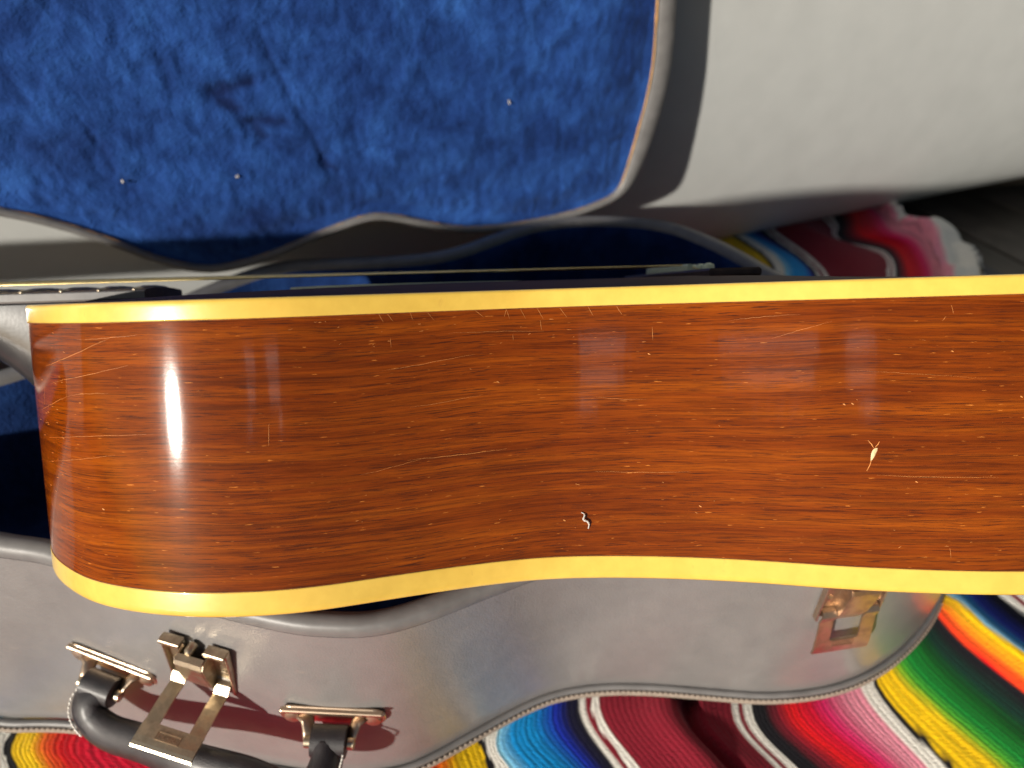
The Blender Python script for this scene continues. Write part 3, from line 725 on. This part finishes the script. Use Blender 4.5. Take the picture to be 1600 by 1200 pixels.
# bindings
top_rings = [gr(.003, w=-BT), gr(-.00018, w=-BT), gr(-.00019, w=-BT + .0005), gr(-.00022, w=-.0022), gr(-.00021, w=-.0013), gr(-.0001, w=-.0007), gr(.0006, w=-.0001), gr(.0032, w=.0000), gr(.0035, w=-.001)]
v, f = loft(top_rings, True, True); mk('top_binding', v, f, M['binding'], root)
BB = .0093
bk = [gr(.003, back=BB), gr(-.00018, back=BB), gr(-.00019, back=BB - .0005), gr(-.00022, back=.0030), gr(-.00020, back=.0018), gr(.0001, back=.0008), gr(.0010, back=.0001), gr(.0032, back=0), gr(.0035, back=.001)]
v, f = loft(bk, True, True); mk('back_binding', v, f, M['binding'], root)
for a0, nm in ((None, 'top_seam'), (1, 'back_seam')):
    kw = (lambda z: dict(w=-BT - z)) if a0 is None else (lambda z: dict(back=BB + z))
    v, f = loft([gr(.001, **kw(-.00005)), gr(-.00012, **kw(-.00005)), gr(-.00010, **kw(.00030)), gr(.001, **kw(.00030))], True, True); mk(nm, v, f, M['seam'], root)
# domed soundboard and back
for nm, mat, w0_, dome in (('soundboard', 'top', 0, .0046), ('back_panel', 'back', 1, -.004)):
    edge = gr(.0032, w=-.0003) if not w0_ else gr(.0032, back=.0003)
    cc = Vector((.04, AX(.04), 0)) + goff; rings = []
    for q in (1, .93, .8, .6, .4, .2, .04):
        rg = []
        for p in edge:
            s = cc.lerp(p, q); s.z = p.z * q + (goff.z + (0 if not w0_ else -depth(.04))) * (1 - q) + dome * (1 - q ** (3 if not w0_ else 2)) * (1 if w0_ else (.12 + .88 * math.exp(-((max(s.x, .06) - .06) / .075) ** 4))); rg.append(s)
        rings.append(rg)
    v, f = loft(rings); f.append(tuple(range(len(v) - NG, len(v)))); mk(nm, v, f, M[mat], root)
# soundhole and its rings; inner shade painted as a flat black disc
F6 = frame(Vector((-.052, AX(-.052), .0043)) + goff, (1, 0, 0), (0, 1, 0), (0, 0, 1))
def annulus(r0, r1, z0, z1, m=64):
    rg = [[Vector((q * math.cos(2 * math.pi * k / m), q * math.sin(2 * math.pi * k / m), z)) for k in range(m)] for q, z in ((r0, z0), (r0, z1), (r1, z1), (r1, z0))]
    return loft(rg, True, True)
b = Buf().add(annulus(.0003, .0495, -.0006, .0002), F6); sh = mk('soundhole_disc', b.v, b.f, M['hole_shade'], root, smooth=False)
for r0, r1 in ((.0500, .0512), (.0535, .0565), (.0588, .0598)):
    b = Buf().add(annulus(r0, r1, -.0006, .0004), F6); mk('rosette_ring', b.v, b.f, M['bone'], sh, smooth=False)
# fingerboard, frets, neck and heel along the body axis
ang = math.atan(.105)
def axf(x, w): return frame(Vector((x, AX(x), w)) + goff, (math.cos(ang), math.sin(ang), 0), (-math.sin(ang), math.cos(ang), 0), (0, 0, 1))
fb0, fb1 = -.66, -.174
def hw(x): return .0275 + (x + .2) * .014 if x < -.2 else .0275
xs = [fb0 + (fb1 - fb0) * i / 24 for i in range(25)]
rings = []
for x in xs:
    F4 = axf(x, 0); h = hw(x)
    rings.append([F4 @ Vector((0, a, b)) for a, b in ((-h, .0010), (-h, .0052), (-h + .0008, .0060), (-h * .5, .0068), (0, .0071), (h * .5, .0068), (h - .0008, .0060), (h, .0052), (h, .0010))])
v, f = loft(rings); f += [tuple(range(9)), tuple(range(len(v) - 9, len(v)))]
fbd = mk('fingerboard', v, f, M['board'], root, angle=30)
v, f = loft([[Vector(p) for p in (axf(x, 0) @ Vector((0, -hw(x) - .0008, .0018)), axf(x, 0) @ Vector((0, -hw(x) - .0008, .0050)), axf(x, 0) @ Vector((0, -hw(x) + .0002, .0056)), axf(x, 0) @ Vector((0, -hw(x) + .0002, .0018)))] for x in xs])
mk('fingerboard_edge', v, f, M['pad'], fbd, angle=30)
sc = .63; saddle_x = .086
for k in range(1, 21):
    x = saddle_x - sc / 2 ** (k / 12)
    if x > fb1 or x < fb0: continue
    F4 = axf(x, 0); h = hw(x)
    v, f = tube([F4 @ Vector((0, -h, .0058)), F4 @ Vector((0, -h * .5, .0072)), F4 @ Vector((0, 0, .0075)), F4 @ Vector((0, h * .5, .0072)), F4 @ Vector((0, h, .0058))], .0010, 6); mk('fret', v, f, M['metal'], fbd)
rings = []
nx = [-.66, -.55, -.45, -.38, -.33, -.30, -.280, -.265, -.252, -.244, -.238, -.232, -.226, -.218, -.208, -.198]
nd = [.018, .018, .0185, .0190, .0195, .0205, .0215, .0232, .0270, .0315, .0380, .0460, .0560, .0680, .0800, .0860]
for x, dd in zip(nx, nd):
    F4 = axf(x, 0); h = hw(x) - .0004; taper = .35 if dd > .03 else 1
    rg = [F4 @ Vector((0, -h, .0010))]
    for k in range(13):
        a = math.pi * k / 12; c = math.cos(a); s = math.sin(a)
        hh = h * (1 - .45 * (s ** 2) * min(1, max(0, (dd - .02) / .05)))
        rg.append(F4 @ Vector((0, -hh * c if dd < .03 else -hh * (abs(c) ** .6) * (1 if c > 0 else -1), -dd * s)))
    rg.append(F4 @ Vector((0, h, .0010))); rings.append(rg)
v, f = loft(rings); m = len(rings[0]); f += [tuple(range(m)), tuple(range(len(v) - m, len(v)))]
mk('neck', v, f, M['neck'], root)
# bridge, saddle, pins
F4 = axf(.094, .0040); ol = [Vector((-.013, -.075)), Vector((.010, -.078)), Vector((.015, -.04)), Vector((.016, 0)), Vector((.015, .04)), Vector((.010, .078)), Vector((-.013, .075)), Vector((-.014, 0))]
b = Buf().add(slab(ol, -.001, .0030, .0010), F4); br = mk('bridge', b.v, b.f, M['board'], root, smooth=False)
b = Buf().add(box(-.0095, -.0068, -.036, .036, .002, .0063, .0006), F4); mk('saddle', b.v, b.f, M['bone'], br, smooth=False)
for k in range(6):
    y = -.0275 + k * .011; F5 = F4 @ Matrix.Translation((.0045, y, .0022))
    v, f = tube([F5 @ Vector((0, 0, -.001)), F5 @ Vector((0, 0, .0012)), F5 @ Vector((0, 0, .0016)), F5 @ Vector((0, 0, .0036)), F5 @ Vector((0, 0, .0046))], [.0019, .0019, .0030, .0029, .0010], 12); mk('bridge_pin', v, f, M['bone'], br, angle=60)
# strings
for k in range(6):
    y1 = -.0275 + k * .011; y0 = -.0215 + k * .0086
    hz = (k - 2) * .00055; a = axf(-.66, 0) @ Vector((0, y0, .0100 + hz)); mid = axf(-.2, 0) @ Vector((0, y0 + (y1 - y0) * .6, .0106 + hz)); c = F4 @ Vector((-.0081, y1, .0064 + hz * .4)); e = F4 @ Vector((.004, y1, .0024))
    v, f = tube([a, mid, c, e], (.00036, .00042, .00050, .00058, .00066, .00076)[k], 6); mk('string', v, f, M['string'], root)
# ---- surface damage on the side: chips and scratches, thin raised slivers of bare wood and filler
def side_pt(x, w, lift=.00012):
    i = min(range(NG // 2), key=lambda k: abs(GL[k].x - x)); 
    j = i + 1 if GL[i].x < x else i - 1; q = 0 if GL[j].x == GL[i].x else (x - GL[i].x) / (GL[j].x - GL[i].x); q = max(0, min(1, q))
    p = GL[i].lerp(GL[j], q); n2 = GN[i]
    return Vector((p.x + n2.x * lift, p.y + n2.y * lift, w)) + goff, Vector((n2.x, n2.y, 0))
def px2(px, py):
    """where a mark seen in the photograph lies on the side, worked out on the side's own surface"""
    fw = Vector((0, math.cos(R_(PITCH)), -math.sin(R_(PITCH)))); up = Vector((0, math.sin(R_(PITCH)), math.cos(R_(PITCH))))
    d = fw + Vector(((px - 800) / FPX, 0, 0)) - up * (py - 600) / FPX; o = Vector((0, 0, CAM_H)) - GO
    oo = Vector((o.dot(gx), o.dot(gu), o.dot(gw))); dd = Vector((d.dot(gx), d.dot(gu), d.dot(gw)))
    best = None
    for i in range(NG // 2):
        a, b_ = GL[i], GL[i + 1]; den = dd.x * (b_.y - a.y) - dd.y * (b_.x - a.x)
        if abs(den) < 1e-12: continue
        t = ((a.x - oo.x) * (b_.y - a.y) - (a.y - oo.y) * (b_.x - a.x)) / den
        p = oo + dd * t
        q = ((p.x - a.x) * (b_.x - a.x) + (p.y - a.y) * (b_.y - a.y)) / (b_ - a).length_squared
        if -0.01 <= q <= 1.01 and t > 0 and (best is None or t < best[0]): best = (t, p)
    return (best[1].x, best[1].z) if best else None
def ribbon(pts, wid, lift=.0001):
    P = [side_pt(x, w, lift) for x, w in pts]; V = []; F = []; n = len(P)
    for i in range(n):
        t = (P[min(i + 1, n - 1)][0] - P[max(i - 1, 0)][0]).normalized(); s = t.cross(P[i][1]).normalized(); h = wid * (0.15 + 0.85 * math.sin(math.pi * (i + .3) / (n - .4)))
        V += [P[i][0] - s * h / 2, P[i][0] + s * h / 2]
    for i in range(n - 1): F.append((2 * i, 2 * i + 1, 2 * i + 3, 2 * i + 2))
    return V, F
def build_marks():
    rnd = random.Random(11); b = Buf()
    def line(p, q, wid, wob=1.5, k=6):
        pts = []
        for i in range(k + 1):
            t = i / k; pts.append(px2(p[0] + (q[0] - p[0]) * t, p[1] + (q[1] - p[1]) * t + rnd.uniform(-wob, wob) * .35 + wob * .8 * math.sin(t * 3.1 + p[0])))
        if None not in pts: b.add(ribbon(pts, wid * .75))
    # dense nicks under the top binding
    for (x, y, dx, dy) in [(590, 488, 9, 15), (602, 486, 12, 16), (640, 486, 5, 14), (664, 484, 14, 16), (738, 482, 18, 14), (790, 480, 6, 18), (812, 480, 9, 18), (838, 479, 11, 20), (872, 478, 14, 18), (918, 477, 9, 17), (962, 476, 10, 16), (792, 478, -4, 17), (610, 528, 1, 15), (844, 500, 2, 16), (801, 522, 1, 10), (1486, 476, 4, 14), (1478, 494, -6, 8), (1484, 856, 2, 16), (1019, 510, 1, 22), (420, 663, 0, 34), (555, 486, 20, 4)]:
        line((x, y), (x + dx, y + dy), .00013, .4, 4)
    for (p, q, w) in [((560, 742), (665, 716), .00010), ((640, 720), (792, 700), .00016), ((598, 578), (742, 555), .00012), ((640, 638), (752, 616), .00010), ((700, 520), (850, 518), .00009), ((930, 736), (1080, 737), .00012), ((1370, 742), (1560, 746), .00014),
                      ((70, 572), (170, 530), .00016), ((120, 530), (215, 524), .00012), ((80, 600), (200, 570), .00012), ((66, 640), (110, 618), .00012), ((110, 618), (170, 615), .00010), ((64, 682), (240, 680), .00010), ((76, 720), (180, 712), .00010), ((104, 590), (104, 628), .00010), ((70, 600), (70, 635), .00010),
                      ((1140, 500), (1250, 492), .00010), ((1205, 530), (1300, 500), .00010), ((930, 620), (1010, 624), .0001), ((1330, 580), (1540, 590), .00007)]:
        line(p, q, w, 1.6, 12)
    # stray specks and short flecks
    for _ in range(50):
        x = rnd.uniform(440, 900) if rnd.random() < .7 else rnd.uniform(900, 1590); y = (490 + abs(rnd.gauss(0, 45))) if x < 900 else rnd.uniform(480, 900)
        if rnd.random() < .25: y = rnd.uniform(740, 880)
        a = rnd.uniform(-.5, .3); l = rnd.choice((2, 3, 3, 5, 7))
        line((x, y), (x + l * math.cos(a), y + l * math.sin(a)), rnd.choice((.0001, .00015, .0002)), .2, 3)
    for _ in range(26):
        x, y = rnd.uniform(54, 100), rnd.uniform(515, 770); line((x, y), (x + 2.5, y + 1), .0002, .2, 3)
    for (x, y) in [(160, 795), (1486, 548), (1594, 619), (1317, 631), (1430, 752), (880, 812), (776, 596), (1012, 552), (1092, 790), (1330, 630)]: line((x, y), (x + 4, y + 2), .0005, .3, 3)
    o = mk('scratches', b.v, b.f, M['scratch'], root, smooth=False); o['kind'] = 'stuff'
    # the long oval chip with its cracks
    cx, cw = px2(1365, 709); V = []; m = 12
    P0, n3 = side_pt(cx, cw, .0003)
    for k in range(m):
        a = 2 * math.pi * k / m; r1 = 1 + .25 * rnd.uniform(-1, 1); dx = .0008 * math.cos(a) * r1; dy = .0022 * math.sin(a) * r1
        px_, _ = side_pt(cx + dx + dy * .35, cw + dy, .0001); V.append(px_)
    V.append(P0 + n3 * .0003); o = mk('finish_chip', V, [(k, (k + 1) % m, m) for k in range(m)], M['chip'], root)
    b = Buf()
    for p, q in (((1365, 700), (1356, 688)), ((1367, 699), (1374, 690)), ((1362, 717), (1354, 736))): b.add(ribbon([px2(*p), px2((p[0] + q[0]) / 2 + 1, (p[1] + q[1]) / 2), px2(*q)], .00028))
    mk('crack', b.v, b.f, M['scratch'], root, smooth=False)
build_marks()
# ---- curl of white lint stuck on the side
def lint():
    pts = [side_pt(*px2(x, y), l)[0] for x, y, l in ((908, 800, .0004), (913, 803, .0010), (911, 810, .0014), (917, 813, .0012), (920, 818, .0010), (919, 826, .0003))]
    wpts = [root.matrix_world @ p for p in pts]; c = wpts[2]
    cr = crom([p - c for p in wpts], 5); n = len(cr); v, f = tube(cr, [.00015 + .00028 * math.sin(math.pi * (i + .5) / n) * (1 + .6 * random.uniform(-1, 1)) for i in range(n)], 6)
    o = mk('lint_curl', v, f, M['lint']); o.location = c; tag(o, 'tiny curl of white lint stuck to the brown guitar side below its middle', 'lint')
bpy.context.view_layer.update()
lint()
bpy.context.view_layer.update()
# ---- lint specks on the plush of the lid
LM = lid.matrix_world
for (s, d_, lab) in ((.0209, .0722, 'largest white lint speck, on the lower middle of the blue plush'), (-.0528, .0807, 'small white lint speck on the lower left of the blue plush'), (.2265, .1025, 'faint lint speck on the right half of the blue plush')):
    c = LM @ Vector((s, d_, zs * .0012)); b = Buf()
    for k in range(2):
        q = Vector((random.uniform(-1, 1), random.uniform(-.5, .5), random.uniform(-1, 1))) * .0012; q2 = q + Vector((random.uniform(-1, 1), random.uniform(-.4, .4), random.uniform(-1, 1))) * .0022
        b.add(tube([q, (q + q2) / 2 + Vector((0, 0, .0006)), q2], [.0003, .0008, .0003], 5))
    o = mk('lint_speck', b.v, b.f, M['lint']); o.location = c; tag(o, lab, 'lint', 'lint specks on the lid lining')
